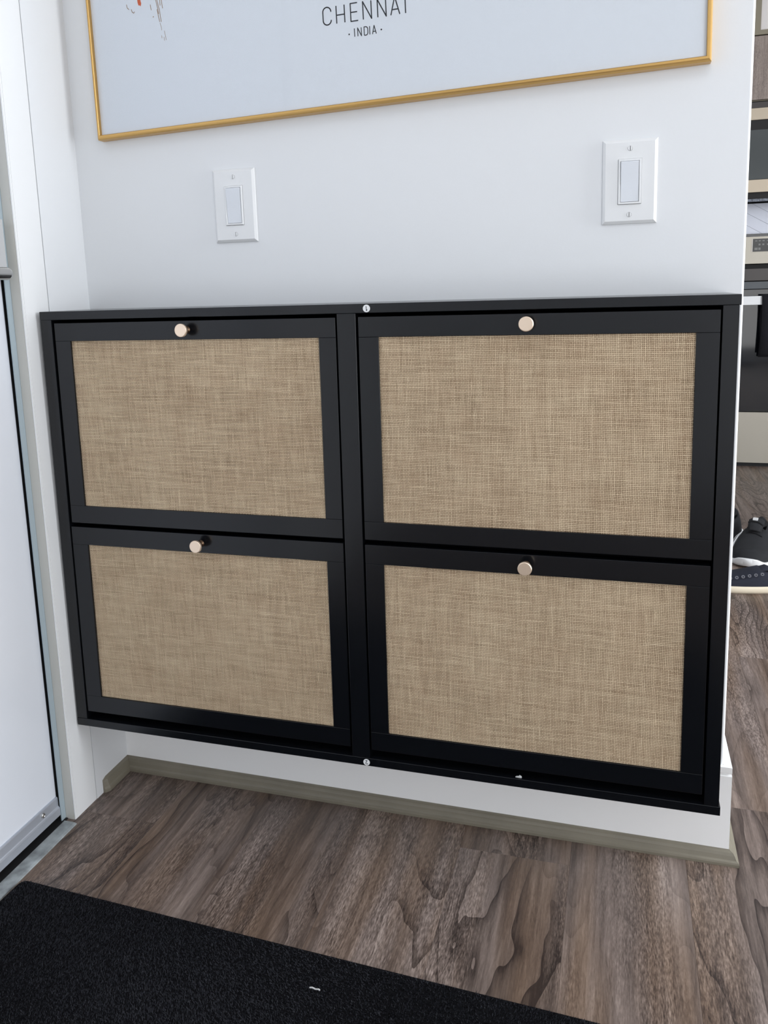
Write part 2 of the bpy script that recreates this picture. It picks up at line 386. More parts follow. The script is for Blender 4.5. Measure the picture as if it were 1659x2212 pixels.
doors = [(.0324, .5440, .5722, .9250, .0622, .5158, .6036, .8945, (.289, .9104)), (.5812, 1.0962, .5728, .9252, .6130, 1.0658, .6026, .8945, (.8383, .9112)),
         (.0300, .5440, .2087, .5643, .0614, .5150, .2402, .5320, (.2875, .5487)), (.5808, 1.0952, .2082, .5643, .6113, 1.0642, .2402, .5326, (.8358, .5487))]
FY = -D + .0008
for i, (x0, x1, z0, z1, a0, a1, b0, b1, kn) in enumerate(doors):
    bm = bmesh.new()
    y0, y1 = FY, FY + .016
    # rails and stiles butt-jointed: rails run full width, stiles between, hairline joints
    box(bm, x0, x1, y0, y1, b1, z1); box(bm, x0, x1, y0, y1, z0, b0)
    box(bm, x0, a0, y0, y1, b0 + .00015, b1 - .00015); box(bm, a1, x1, y0, y1, b0 + .00015, b1 - .00015)
    d = cobj('flap_door', bm, lacquer, bevel=.0005)
    d['label'] = ['upper left flap door', 'upper right flap door', 'lower left flap door', 'lower right flap door'][i]
    f = obj('burlap_panel', rack(B(a0 - .004, a1 + .004, FY + .0036, FY + .006, b0 - .003, b1 + .003)), burlap, d)
    bm = bmesh.new()
    lathe(bm, [(.0062, 0), (.0062, -.0012), (.0045, -.002), (.0042, -.0135), (.0065, -.0150)], (kn[0], FY, kn[1]), 'y', 28)
    k = obj('knob_stem', bm, brass_shaded, d, smooth=True)
    bm = bmesh.new()
    lathe(bm, [(.0060, -.0148), (.0100, -.0156), (.0106, -.0164), (.0106, -.0200), (.0101, -.0206), (.0096, -.0208)], (kn[0], FY, kn[1]), 'y', 40)
    obj('knob', bm, brass, d)
# hardware stickers, upside down numerals
def strokes(bm, lines, w, P, t=.0003):
    """lines: list of polylines in 2D; P maps (u,v) to a 3D point on the surface; ribbons of width w, one flat polygon per segment with round joints"""
    for ln in lines:
        for (a, b) in zip(ln, ln[1:]):
            a = Vector(a); b = Vector(b); dr = (b - a); l = dr.length
            if l < 1e-9: continue
            dr /= l; nn = Vector((-dr.y, dr.x)) * w / 2
            bm.faces.new([bm.verts.new(P(q)) for q in (a - nn, b - nn, b + nn, a + nn)])
        for q in ln[1:-1] if len(ln) > 2 else []:
            bm.faces.new([bm.verts.new(P((q[0] + w / 2 * math.cos(k * math.pi / 4), q[1] + w / 2 * math.sin(k * math.pi / 4)))) for k in range(8)])
def arc(cx, cy, rx, ry, a0, a1, n=12):
    return [(cx + rx * math.cos(math.radians(a0 + (a1 - a0) * i / n)), cy + ry * math.sin(math.radians(a0 + (a1 - a0) * i / n))) for i in range(n + 1)]
for (sx, sz, par, dig, rot) in ((.5969, .9379, top, '1', 186), (.5704, .1846, bot, '2', 190)):
    bm = bmesh.new(); lathe(bm, [(.0057, 0), (.0057, -.00025)], (sx, -D - .00005, sz), 'y', 36)
    st = obj('sticker', bm, sticker_white, par, label='round white sticker printed with the number %s, stuck on upside down' % dig)
def digit(sx, sz, dig, rot, par):
    ca, sa = math.cos(math.radians(rot)), math.sin(math.radians(rot))
    P = lambda q: (sx + q[0] * ca - q[1] * sa, -D - .00045, sz + q[0] * sa + q[1] * ca)
    s = .0040
    if dig == '1': ln = [[(-.28 * s, .42 * s), (0.12 * s, .85 * s), (0.05 * s, -.85 * s)]]
    else: ln = [arc(0, .4 * s, .42 * s, .42 * s, 170, -20, 8) + [(-.42 * s, -.8 * s), (.5 * s, -.8 * s)]]
    bm = bmesh.new(); strokes(bm, ln, .0010, P); obj('numeral', bm, ink, par)
# numerals hang on the panels beside their stickers (panel > numeral)
digit(.5969, .9379, '1', 186, top); digit(.5704, .1846, '2', 190, bot)

# ------------------------------------------------------------------ light switches
def switch(cx, cz, label):
    t = thing('light_switch', (cx, 0, cz), label, 'light switch', 'white rocker light switches above the cabinet')
    w, h = .0400, .0620
    ow, oh = .0170, .0333
    bm = bmesh.new()     # plate with sloping rim and a rectangular opening
    def ring(wx, hz, y): return [bm.verts.new((cx + sx * wx, y, cz + sz * hz)) for sx, sz in ((-1, -1), (1, -1), (1, 1), (-1, 1))]
    R = [ring(w, h, -.0002), ring(w, h, -.0022), ring(w - .0006, h - .0006, -.0032), ring(w - .0040, h - .0040, -.0060), ring(w - .0046, h - .0046, -.0063), ring(ow + .0006, oh + .0006, -.0063), ring(ow, oh, -.0058), ring(ow, oh, -.0002)]
    for a, b in zip(R, R[1:]):
        for k in range(4): bm.faces.new((a[k], a[(k + 1) % 4], b[(k + 1) % 4], b[k]))
    obj('wall_plate', bm, plastic, t)
    bm = bmesh.new()
    iw, ih = .0136, .0300
    R = [ring(ow - .0003, oh - .0003, -.002), ring(ow - .0003, oh - .0003, -.0078), ring(ow - .0008, oh - .0008, -.0086), ring(iw + .0004, ih + .0004, -.0086), ring(iw, ih, -.0080), ring(iw, ih, -.002)]
    for a, b in zip(R, R[1:]):
        for k in range(4): bm.faces.new((a[k], a[(k + 1) % 4], b[(k + 1) % 4], b[k]))
    fr = obj('rocker_frame', bm, plastic, t)
    bm = bmesh.new(); e = .0006; x0, x1 = cx - iw + e, cx + iw - e
    prof = [(-.002, cz - ih + e), (-.0076, cz - ih + e), (-.0086, cz - .004), (-.0092, cz + .004), (-.0112, cz + ih - .0016), (-.0106, cz + ih - e), (-.002, cz + ih - e)]
    prism(bm, prof, 'x', x0, x1); obj('rocker', bm, plastic2, fr, .0005)
    for s in (-1, 1):
        z = cz + s * .0485
        bm = bmesh.new()
        R0 = .0034
        for side in (-1, 1):      # slotted oval head: two half-discs either side of the slot
            pts = [(cx + side * .00045, z - R0 * .98)] + [(cx + side * (R0 * math.cos(a) if R0 * math.cos(a) > .00045 else .00045), z + R0 * math.sin(a)) for a in [math.radians(-82 + 164 * i / 12) for i in range(13)]] + [(cx + side * .00045, z + R0 * .98)]
            prism(bm, pts, 'y', -.0062, -.0074)
        obj('screw', bm, plastic, t)
        bm = bmesh.new(); lathe(bm, [(.0036, -.0060), (.0036, -.00645)], (cx, 0, z), 'y', 24); obj('screw_seat', bm, range_dark, t)
    return t
switch(.3163, 1.1172, 'white rocker light switch near the door, the farther left of the two')
switch(.9761, 1.1152, 'white rocker light switch near the free right end of the wall')

# ------------------------------------------------------------------ framed print
pic = thing('picture_frame', (.573, 0, 1.62), 'large pale place-name print in a thin gold frame, hung slightly crooked above the switches', 'framed print')
ft, fw = -.020, .0072
BL, BR, TL, TR = (.0615, 1.2441), (1.0852, 1.2738), (.0572, 1.955), (1.0790, 1.985)
iBL, iBR, iTL, iTR = (.0669, 1.2520), (1.0782, 1.2812), (.0630, 1.948), (1.0722, 1.978)
def bar(o0, o1, i1, i0, name):
    bm = bmesh.new(); mid = [((a[0] * .5 + b[0] * .5), (a[1] * .5 + b[1] * .5)) for a, b in ((o0, i0), (o1, i1))]
    def pl(o, i): # cross-section from outer to inner
        f = lambda t: (o[0] + (i[0] - o[0]) * t, o[1] + (i[1] - o[1]) * t)
        return [(f(0), -.0003), (f(0), ft + .004), (f(.25), ft + .0008), (f(.5), ft), (f(.9), ft), (f(1), ft + .0008), (f(1), -.0125), (f(.6), -.0003)]
    A = [bm.verts.new((p[0], y, p[1])) for p, y in pl(o0, i0)]; Bv = [bm.verts.new((p[0], y, p[1])) for p, y in pl(o1, i1)]
    k = len(A)
    for i in range(k): bm.faces.new((A[i], A[(i + 1) % k], Bv[(i + 1) % k], Bv[i]))
    bm.faces.new(A); bm.faces.new(Bv[::-1]); obj(name, bm, gold, pic)
bar(BL, BR, iBR, iBL, 'frame_rail'); bar(TR, TL, iTL, iTR, 'frame_rail'); bar(TL, BL, iBL, iTL, 'frame_rail'); bar(BR, TR, iTR, iBR, 'frame_rail')
def quadslab(c, y0, y1):
    bm = bmesh.new(); prism(bm, c, 'y', y0, y1); return bm
pr = obj('print', quadslab([(.065, 1.2505), (1.080, 1.2797), (1.074, 1.980), (.061, 1.950)], -.0120, -.0100), paper, pic)
obj('glass_pane', quadslab([(.0662, 1.2515), (1.079, 1.2807), (1.073, 1.979), (.0622, 1.949)], -.0150, -.0135), glass, pic)
# lettering: thin condensed capitals, base line slightly rising
PRY = -.01215
cosr, sinr = math.cos(math.radians(1.25)), math.sin(math.radians(1.25))
def letters(txt, x0, z0, h, cw, pitch, sw, par):
    bm = bmesh.new(); xx = 0
    def glyph(c, s):
        w = cw
        if c == 'C': return [[(w, h * .74)] + arc(w / 2, h * .74, w / 2, h * .26, 0, 180, 10) + arc(w / 2, h * .26, w / 2, h * .26, 180, 360, 10)], w
        if c == 'H': return [[(0, 0), (0, h)], [(w, 0), (w, h)], [(0, h * .47), (w, h * .47)]], w
        if c == 'E': return [[(w * .85, h), (0, h), (0, 0), (w * .88, 0)], [(0, h * .5), (w * .8, h * .5)]], w * .88
        if c == 'N': return [[(0, 0), (0, h), (w, 0), (w, h)]], w
        if c == 'A': return [[(-.03 * w, 0), (w * .5, h), (1.03 * w, 0)], [(w * .18, h * .30), (w * .82, h * .30)]], w
        if c == 'I': return [[(0, 0), (0, h)]], 0
        if c == 'D': return [[(0, 0), (0, h), (w * .45, h)] + arc(w * .45, h * .72, w * .55, h * .28, 90, 0, 6) + arc(w * .45, h * .28, w * .55, h * .28, 0, -90, 6) + [(0, 0)]], w
    for c, adv in zip(txt, pitch):
        ln, _ = glyph(c, 1)
        strokes(bm, ln, sw, lambda q: (x0 + (q[0] + adv) * cosr - q[1] * sinr, PRY, z0 + (q[0] + adv) * sinr + q[1] * cosr))
    obj('lettering', bm, ink, par)
letters('CHENNAI', .4967, 1.3892, .0267, .0138, [0, .0229, .0470, .0678, .0920, .1138, .1375], .0019, pr)
letters('INDIA', .5491, 1.3666, .0126, .0060, [0, .0054, .0162, .0255, .0300], .0014, pr)
for (dx, dz) in ((.5398, 1.3712), (.5937, 1.3725)):
    bm = bmesh.new()
    bm.faces.new([bm.verts.new((dx + .0013 * math.cos(k * math.pi / 6), PRY, dz + .0013 * math.sin(k * math.pi / 6))) for k in range(12)])
    obj('lettering_dot', bm, ink, pr)
# lowest splashes of the artwork: a vermilion dab and gold-brown flecks
def fleck(bm, x, z, lx, lz, rot, n=9):
    v_ = []
    for k in range(n):
        a = 2 * math.pi * k / n; r = 1 + random.uniform(-.28, .28)
        dx, dz = lx * r * math.cos(a), lz * r * math.sin(a)
        v_.append(bm.verts.new((x + dx * math.cos(rot) - dz * math.sin(rot), PRY, z + dx * math.sin(rot) + dz * math.cos(rot))))
    bm.faces.new(v_)

def pp(x, y): return (.1624 + (x - 301) * .000862, 1.4595 - (y - 12) * .00075 - (x - 301) * .0001)
def poly(bm, pts): bm.faces.new([bm.verts.new((a, PRY, b)) for a, b in [pp(*q) for q in pts]])
bm = bmesh.new(); poly(bm, [(296, -14), (303, -14), (304, 0), (305.5, 8), (303.5, 14), (301.5, 11.5), (299, 12), (297.5, 6), (297, -2)])
obj('painted_dab', bm, orange_ink, pr)
bm = bmesh.new()
for seg in ([(267, -6), (268.5, 0)], [(272, 10), (273, 17), (277, 21)], [(282, 20), (283.5, 26), (287, 28.5), (289, 25)], [(325.5, 10), (327, 22)], [(340, 20), (342, 34), (344, 47)],
            [(341, 0), (345, 20), (346.5, 36), (347.5, 47)], [(336, -10), (341, 14), (343, 30)], [(346.5, -8), (347.5, 12)], [(350, -8), (352.5, 18)], [(344.5, 49), (347, 60), (347, 65)],
            [(353, 66), (355, 80), (356, 86)], [(351, 79), (352, 87)], [(346.5, 76), (346.7, 82)], [(330, 35.5), (331, 37)]):
    w_ = .0011 if seg[0][1] < 34 else .0007
    strokes(bm, [[pp(*q) for q in seg]], w_ if seg[0] != (330, 35.5) else .0020, lambda q: (q[0], PRY, q[1]))
obj('painted_flecks', bm, gold_ink, pr, kind='stuff')

# ------------------------------------------------------------------ door mat with a short pile
mt = thing('door_mat', (.6, -.75, 0), 'black short-pile door mat lying on the wood floor in front of the door', 'door mat')
ux = Vector((.99930, -.0371)); uy = Vector((-.0371, -.99930)); o_ = Vector((.0185, -.3425)); MW, MH = 1.25, .80
bm = bmesh.new()
def rc(r, n=5):
    P = []
    for cx, cy, a0 in ((r, r, 180), (MW - r, r, 270), (MW - r, MH - r, 0), (r, MH - r, 90)):
        for i in range(n + 1):
            a = math.radians(a0 + 90 * i / n); P.append((cx + r * math.cos(a), cy + r * math.sin(a)))
    return [tuple(o_ + ux * a + uy * b) for a, b in P]
prism(bm, rc(.012), 'z', .0003, .0060)
base = obj('mat_base', bm, mat_black, mt, .001)
N_ = 300000
a = rng.uniform(.002, MW - .002, N_); b = rng.uniform(.0015, MH - .002, N_)
rr_ = .012
cxx = np.clip(a, rr_, MW - rr_); cyy = np.clip(b, rr_, MH - rr_); ok = (a - cxx) ** 2 + (b - cyy) ** 2 < (rr_ - .001) ** 2; ok |= ((a > rr_) & (a < MW - rr_)) | ((b > rr_) & (b < MH - rr_)); a = a[ok]; b = b[ok]; n_ = len(a)
th = rng.uniform(0, 2 * np.pi, n_); lean = rng.normal(0, .0012, (n_, 2)) + np.stack([np.sin(a * 9 + b * 5) * .0010, np.cos(b * 13 - a * 6) * .0010], 1); hgt = rng.uniform(.0018, .0040, n_); wd = .0008
bx = o_.x + ux.x * a + uy.x * b; by = o_.y + ux.y * a + uy.y * b
V = np.zeros((n_, 3, 3)); V[:, 0] = np.stack([bx - wd * np.cos(th), by - wd * np.sin(th), np.full(n_, .0058)], 1); V[:, 1] = np.stack([bx + wd * np.cos(th), by + wd * np.sin(th), np.full(n_, .0058)], 1)
V[:, 2] = np.stack([bx + lean[:, 0], by + lean[:, 1], .0058 + hgt], 1)
me = bpy.data.meshes.new('pile'); me.vertices.add(n_ * 3); me.vertices.foreach_set('co', V.reshape(-1)); me.loops.add(n_ * 3); me.loops.foreach_set('vertex_index', np.arange(n_ * 3, dtype=np.int32))
me.polygons.add(n_); me.polygons.foreach_set('loop_start', np.arange(0, n_ * 3, 3, dtype=np.int32)); me.polygons.foreach_set('loop_total', np.full(n_, 3, dtype=np.int32)); me.update(calc_edges=True)
pile_mat = mat('black_pile', lin(35, 36, 42), .75, spec=.25)
me.materials.append(pile_mat)
po = bpy.data.objects.new('pile', me); C.objects.link(po); po.parent = mt; po.matrix_parent_inverse = mt.matrix_world.inverted(); po['kind'] = 'stuff'
# bits of white debris
bm = bmesh.new(); x, y = .567, -.425
prof = [(0, 0), (.004, .0016), (.009, .0010), (.014, .0026), (.0165, .0020)]
for (p0, p1) in zip(prof, prof[1:]):
    cyl_a = Vector((x + p0[0], y - p0[0] * .15, .0108 + p0[1])); cyl_b = Vector((x + p1[0], y - p1[0] * .15, .0108 + p1[1]))
    vs = []
    for q in (cyl_a, cyl_b):
        vs.append([bm.verts.new(q + Vector((0, math.cos(k * 2.094) * .0011, math.sin(k * 2.094) * .0011))) for k in range(3)])
    for k in range(3): bm.faces.new((vs[0][k], vs[0][(k + 1) % 3], vs[1][(k + 1) % 3], vs[1][k]))
tag(obj('lint', bm, debris), 'tiny white wood splinter lying on the black door mat', 'debris')
bm = bmesh.new(); x, z = .818, .1923
prism(bm, [(x, z + .0001), (x + .010, z + .0001), (x + .0095, z + .0018), (x + .0065, z + .0034), (x + .005, z + .0016), (x + .002, z + .0012)], 'y', -.1465, -.1440)
tag(obj('paint_chip', bm, debris), 'tiny white paint chip on the lower ledge of the black cabinet', 'debris')

# ------------------------------------------------------------------ kitchen beyond the wall
KY = 3.12
rg = thing('range', (1.72, 3.4, 0), 'stainless cooking range with black glass oven door, seen past the end of the white wall', 'range')
X0, X1 = 1.335, 2.10
obj('range_body', B(X0, X1, KY + .03, 3.74, .0, 1.03), dark_gap, rg)
obj('toe_kick', B(X0 + .01, X1 - .01, KY + .012, KY + .03, .0, .020), rubber, rg)
obj('storage_drawer', B(X0, X1, KY, KY + .03, .0205, .284), range_steel, rg, .003)
od = obj('oven_door', B(X0, X1, KY, KY + .03, .288, .905), black_glass, rg, .002)
bm = bmesh.new(); box(bm, X0, X1, KY + .002, KY + .03, .950, 1.008); obj('vent_trim', bm, range_dark, rg, .002)
bm = bmesh.new(); box(bm, X0, X1, KY - .004, KY + .03, .909, .944); obj('door_top_trim', bm, mat('slate_trim', lin(62, 68, 74), .3), rg, .004)
bm = bmesh.new(); box(bm, X0, X1, KY - .010, 3.74, 1.033, 1.1640); obj('control_panel', bm, range_steel, rg, .003)
cp = obj('display_panel', B(1.586, 1.86, KY - .0125, KY - .009, 1.091, 1.153), mat('display_black', lin(44, 44, 44), .3), rg, label='black display with pale touch buttons')
obj('display_edge', B(1.5815, 1.5850, KY - .0125, KY - .009, 1.091, 1.153), mat('display_rim', lin(228, 222, 214), .4), rg)
for (bx0, bz0, ww, hh) in ((1.596, 1.1405, .010, .005), (1.612, 1.1405, .010, .005), (1.612, 1.121, .009, .008), (1.629, 1.1405, .010, .005), (1.629, 1.121, .009, .008), (1.594, 1.099, .015, .011), (1.612, 1.099, .010, .011), (1.650, 1.1405, .010, .005), (1.650, 1.121, .009, .008)):
    obj('button', B(bx0, bx0 + ww, KY - .0132, KY - .0125, bz0, bz0 + hh), mat('button_grey', lin(120, 120, 118), .4) if 'button_grey' not in bpy.data.materials else bpy.data.materials['button_grey'], cp)
obj('cooktop', B(X0, X1, KY - .012, 3.74, 1.1645, 1.178), black_glass, rg, .003)
# white handle on two brackets
bm = bmesh.new(); box(bm, X0 + .03, X1 - .03, KY - .058, KY - .030, .832, .874); hd = obj('handle', bm, plastic, rg, .005, 3)
for hx in (X0 + .06, X1 - .10): obj('handle_bracket', B(hx, hx + .035, KY - .034, KY + .001, .838, .868), plastic, hd, .003)
# white plank cover board leaning back on the cooktop, with slanting joints between its slats
bd = thing('stove_cover', (1.72, 3.2, 1.178), 'white planked stove cover board standing on the range, with slanting joints', 'stove cover')
def lean_pt(x, t, d=0): return (x, KY + .012 + .10 * t + d * .82, 1.1785 + .154 * t + d * -.0)
def slat(s0, s1):
    # slat between two slanted lines, clipped to t in 0..1 ; line: t = s - k*(x-1.33)
    k = 4.2; xa, xb = 1.335, 2.095
    bm = bmesh.new(); P = [(x, s - k * (x - 1.33)) for x, s in ((xa, s0), (xb, s0), (xb, s1), (xa, s1))]
    def clip(P, f, inside):
        out = []
        for i in range(len(P)):
            a, b = P[i], P[(i + 1) % len(P)]; fa, fb = f(a), f(b)
            if fa >= 0: out.append(a)
            if (fa >= 0) != (fb >= 0): t = fa / (fa - fb); out.append((a[0] + (b[0] - a[0]) * t, a[1] + (b[1] - a[1]) * t))
        return out
    P = clip(P, lambda q: q[1], 1); P = clip(P, lambda q: 1 - q[1], 1) if P else P
    if len(P) < 3: bm.free(); return
    v0 = [bm.verts.new(lean_pt(x, t)) for x, t in P]; v1 = [bm.verts.new(lean_pt(x, t, .018)) for x, t in P]; n = len(P)
    bm.faces.new(v0); bm.faces.new(v1[::-1])
    for i in range(n): bm.faces.new((v0[i], v0[(i + 1) % n], v1[(i + 1) % n], v1[i]))
    obj('slat', bm, cover_white, bd)
s = -.0
while s < 4.6:
    slat(s + .004, s + .42 - .004); s += .42
bm = bmesh.new(); v0 = [bm.verts.new(lean_pt(x, t, .0182)) for x, t in ((1.335, 0), (2.095, 0), (2.095, 1), (1.335, 1))]; v1 = [bm.verts.new(lean_pt(x, t, .026)) for x, t in ((1.335, 0), (2.095, 0), (2.095, 1), (1.335, 1))]
bm.faces.new(v0); bm.faces.new(v1[::-1])
for i in range(4): bm.faces.new((v0[i], v0[(i + 1) % 4], v1[(i + 1) % 4], v1[i]))
obj('backing_board', bm, foil, bd)
# microwave over the range
mw = thing('microwave', (1.72, 3.4, 1.378), 'microwave with grey glass door between beige steel strips, under the woodgrain cabinet', 'microwave')
obj('microwave_body', B(X0, X1, KY + .02, 3.79, 1.348, 1.806), dark_gap, mw)
obj('vent_strip', B(X0, X1, KY + .004, KY + .02, 1.3345, 1.346), foil, mw)
obj('lower_strip', B(X0, X1, KY, KY + .02, 1.3785, 1.437), mat('warm_steel', lin(186, 172, 152), .35, metal=.3), mw, .003)
obj('door_glass', B(X0, X1, KY + .003, KY + .02, 1.4395, 1.716), grey_glass, mw)
obj('door_header', B(X0, X1, KY + .0015, KY + .003, 1.672, 1.716), dark_gap, mw)
obj('upper_strip', B(X0, X1, KY, KY + .02, 1.7185, 1.772), bpy.data.materials['warm_steel'], mw, .003)
obj('top_grille', B(X0, X1, KY + .004, KY + .02, 1.774, 1.800), range_dark, mw)
# upper cabinets
uc = thing('wall_cabinet', (1.72, 3.4, 1.81), 'grey woodgrain wall cabinet directly above the microwave', 'wall cabinet')
obj('cabinet_body', B(X0, X1, KY + .022, 3.79, 1.808, 2.100), olive_paint, uc)
obj('cabinet_door', B(X0, X1, KY, KY + .020, 1.811, 2.100), cab_wood, uc, .001)
oc = thing('wall_cabinet', (1.72, 3.4, 2.11), 'cream-panelled upper cabinet with taupe edges, above the grey woodgrain one', 'wall cabinet')
obj('cabinet_body', B(X0, X1, KY + .02, 3.79, 2.108, 2.44), olive_paint, oc)
obj('bottom_rail', B(X0, X1, KY, KY + .020, 2.106, 2.127), olive_paint, oc, .001)
obj('side_stile', B(1.52, 1.5815, KY, KY + .020, 2.127, 2.44), olive_paint, oc, .001)
obj('cream_panel', B(1.5820, X1, KY + .006, KY + .020, 2.1275, 2.44), cream_paint, oc, .001)
# base cabinet and worktop left of the range (hidden from the photograph but they carry on behind the wall)
kb = thing('base_cabinet', (.7, 3.5, 0), 'grey woodgrain base cabinet left of the range, hidden behind the white wall', 'base cabinet')
obj('cabinet_body', B(.02, X0 - .006, KY + .03, 3.79, 0, .88), cab_wood, kb)
obj('worktop', B(.02, X0 - .006, KY, 3.79, .881, .92), cream_paint, kb)
# black towel folded over the handle
bm = bmesh.new(); nx, prf = 10, [(-.0240, .570), (-.0265, .66), (-.0255, .76), (-.0262, .845), (-.0262, .872), (-.0300, .8795), (-.0440, .8805), (-.0580, .8795), (-.0640, .870), (-.0650, .80), (-.0660, .70), (-.0655, .585)]
rows = []
for i in range(nx + 1):
    x = 1.632 + .34 * i / nx
    rows.append([bm.verts.new((x + .003 * math.sin(z * 40), KY + y - (.003 * (1 + math.sin(i * 1.7)) if k > 7 else 0), z)) for k, (y, z) in enumerate(prf)])
for i in range(nx):
    for k in range(len(prf) - 1): bm.faces.new((rows[i][k], rows[i + 1][k], rows[i + 1][k + 1], rows[i][k + 1]))
o = obj('towel', bm, towel_black, smooth=True); sm = o.modifiers.new('thickness', 'SOLIDIFY'); sm.thickness = .003; sm.offset = 0
tag(o, 'black kitchen towel folded over the white oven handle', 'towel')

# ------------------------------------------------------------------ shoes
def loft(bm, sections):
    """sections: list of closed loops (lists of points) of equal length"""
    R = [[bm.verts.new(p) for p in s] for s in sections]
    for a, b in zip(R, R[1:]):
        n = len(a)
        for k in range(n): bm.faces.new((a[k], a[(k + 1) % n], b[(k + 1) % n], b[k]))
    return R
def foot_outline(t, L, Wd):
    """half widths left/right at station t (0 heel .. 1 toe)"""
    w = Wd * (.36 + .02 * math.sin(t * 3) + .16 * max(0, math.sin((t - .32) * math.pi / .9)) )
    if t > .80: w *= math.sqrt(max(0, 1 - ((t - .80) / .205) ** 2.3))
    if t < .10: w *= math.sqrt(max(0, 1 - ((.10 - t) / .104) ** 2.2))
    return w
def make_shoe(name, loc, ang, L, Wd, label, kind, grp=None):
    t_ = thing(name, loc, label, 'shoe', grp)
    ca, sa = math.cos(ang), math.sin(ang)
    def P(u, v, z): return (loc[0] + u * ca - v * sa, loc[1] + u * sa + v * ca, loc[2] + z)
    runner = kind == 'runner'
    st = [0, .02, .05, .10, .18, .28, .38, .48, .58, .68, .76, .84, .90, .95, .98, 1.0]
    def sole_z(t): return (.026 - .010 * t if runner else .024), (.010 * max(0, (t - .75) / .25) ** 2 + .004 * max(0, (.1 - t) / .1) if runner else .003 * max(0, (t - .85) / .15))
    bm = bmesh.new(); secs = []
    for t in st:
        w = foot_outline(t, L, Wd) + .001; top, bo = sole_z(t); u = t * L
        if runner: top += .012 * math.exp(-((t - 1) / .05) ** 2) + bo
        secs.append([P(u, v, z) for v, z in ((-w * .88, bo), (-w, bo + (top - bo) * .35), (-w * .99, bo + (top - bo) * .8), (-w * .95, top), (0, top), (w * .95, top), (w * .99, bo + (top - bo) * .8), (w, bo + (top - bo) * .35), (w * .88, bo), (0, bo))])
    R = loft(bm, secs); bm.faces.new(R[0]); bm.faces.new(R[-1][::-1])
    obj('sole', bm, shoe_white if runner else shoe_cream, t_, smooth=True)
    # upper: cross-sections as arches; open collar from heel to mid-foot
    bm = bmesh.new(); secs = []; na = 14
    hgt = (lambda t: .088 - .02 * math.sin(min(1, t / .45) * math.pi) * .6 if t < .45 else .086 - (.086 - .047) * ((t - .45) / .4) if t < .85 else .047 * math.sqrt(max(.05, 1 - ((t - .85) / .155) ** 2)) + .006) if runner else (lambda t: .080 - .012 * math.sin(min(1, t / .42) * math.pi) if t < .42 else .080 - .034 * ((t - .42) / .38) if t < .8 else .046 * math.sqrt(max(.05, 1 - ((t - .8) / .205) ** 2)) + .004)
    for t in st:
        w = foot_outline(t, L, Wd) * .955; z0 = sole_z(t)[0] - .003; u = .004 + t * (L - .014); hh = hgt(t); w *= .97
        op = 1 if t < .44 else 0
        sec = []
        for k in range(na + 1):
            a = math.pi * k / na
            vv = math.cos(a); zz = math.sin(a) ** .62
            if op:    # narrow collar
                vv = (1 if vv > 0 else -1) * (abs(vv) ** .35 * .62 + .38 * abs(vv)) if abs(vv) > 1e-6 else 0
                squeeze = 1 - .34 * zz; vv *= squeeze
            x_ = w * vv
            sec.append((u, x_, z0 + max(.0, hh - z0) * zz))
        if op:       # lip of the opening turned inwards and down
            mid = na // 2
            for k in range(na + 1):
                d = abs(k - mid)
                if d <= 3:
                    uu, x_, z_ = sec[k]; sec[k] = (uu, x_, z_ - (.016, .014, .009, .002)[d] * (1 if .05 < t else .15) * 2.0)
        if runner: sec = [(q[0], q[1], z0 + (q[2] - z0) * 1.32) for q in sec]
        secs.append([P(*q) for q in sec])
    Rr = [[bm.verts.new(p) for p in s_] for s_ in secs]
    for a_, b_ in zip(Rr, Rr[1:]):
        for k in range(na): bm.faces.new((a_[k], a_[k + 1], b_[k + 1], b_[k]))
    bm.faces.new(Rr[0]); bm.faces.new(Rr[-1][::-1])
    up = obj('upper', bm, shoe_black if runner else shoe_navy, t_, smooth=True)
    # dark opening, tongue, laces
    bm = bmesh.new(); pts = []
    for k in range(24):
        a = 2 * math.pi * k / 24; pts.append(P(L * (.225 + .165 * math.cos(a)), Wd * .235 * math.sin(a), .0))
    lo = [bm.verts.new((p_[0], p_[1], loc[2] + (.094 if runner else .066))) for p_ in pts]; bm.faces.new(lo)
    obj('opening', bm, rubber, t_)
    bm = bmesh.new()
    secs = []
    for u, z, w in ((.36, .098, .024), (.40, .102, .026), (.47, .094, .026), (.60, .079, .022)):
        z += .024 if runner else -.026
        secs.append([P(u * L, v, z + dz) for v, dz in ((-w, -.006), (-w * .6, .001), (0, .003), (w * .6, .001), (w, -.006), (0, -.004))])
    R = loft(bm, secs); bm.faces.new(R[0]); bm.faces.new(R[-1][::-1]); tg = obj('tongue', bm, shoe_black if runner else shoe_navy, t_, smooth=True)
    if runner:
        obj('tongue_patch', (lambda bm: (prism(bm, [(P(.405 * L, -.012, 0)[0], P(.405 * L, -.012, 0)[1]), (P(.405 * L, .004, 0)[0], P(.405 * L, .004, 0)[1]), (P(.455 * L, .004, 0)[0], P(.455 * L, .004, 0)[1]), (P(.455 * L, -.012, 0)[0], P(.455 * L, -.012, 0)[1])], 'z', loc[2] + .1240, loc[2] + .1300), bm)[1])(bmesh.new()), shoe_white, tg, label='small white patch on the tongue')
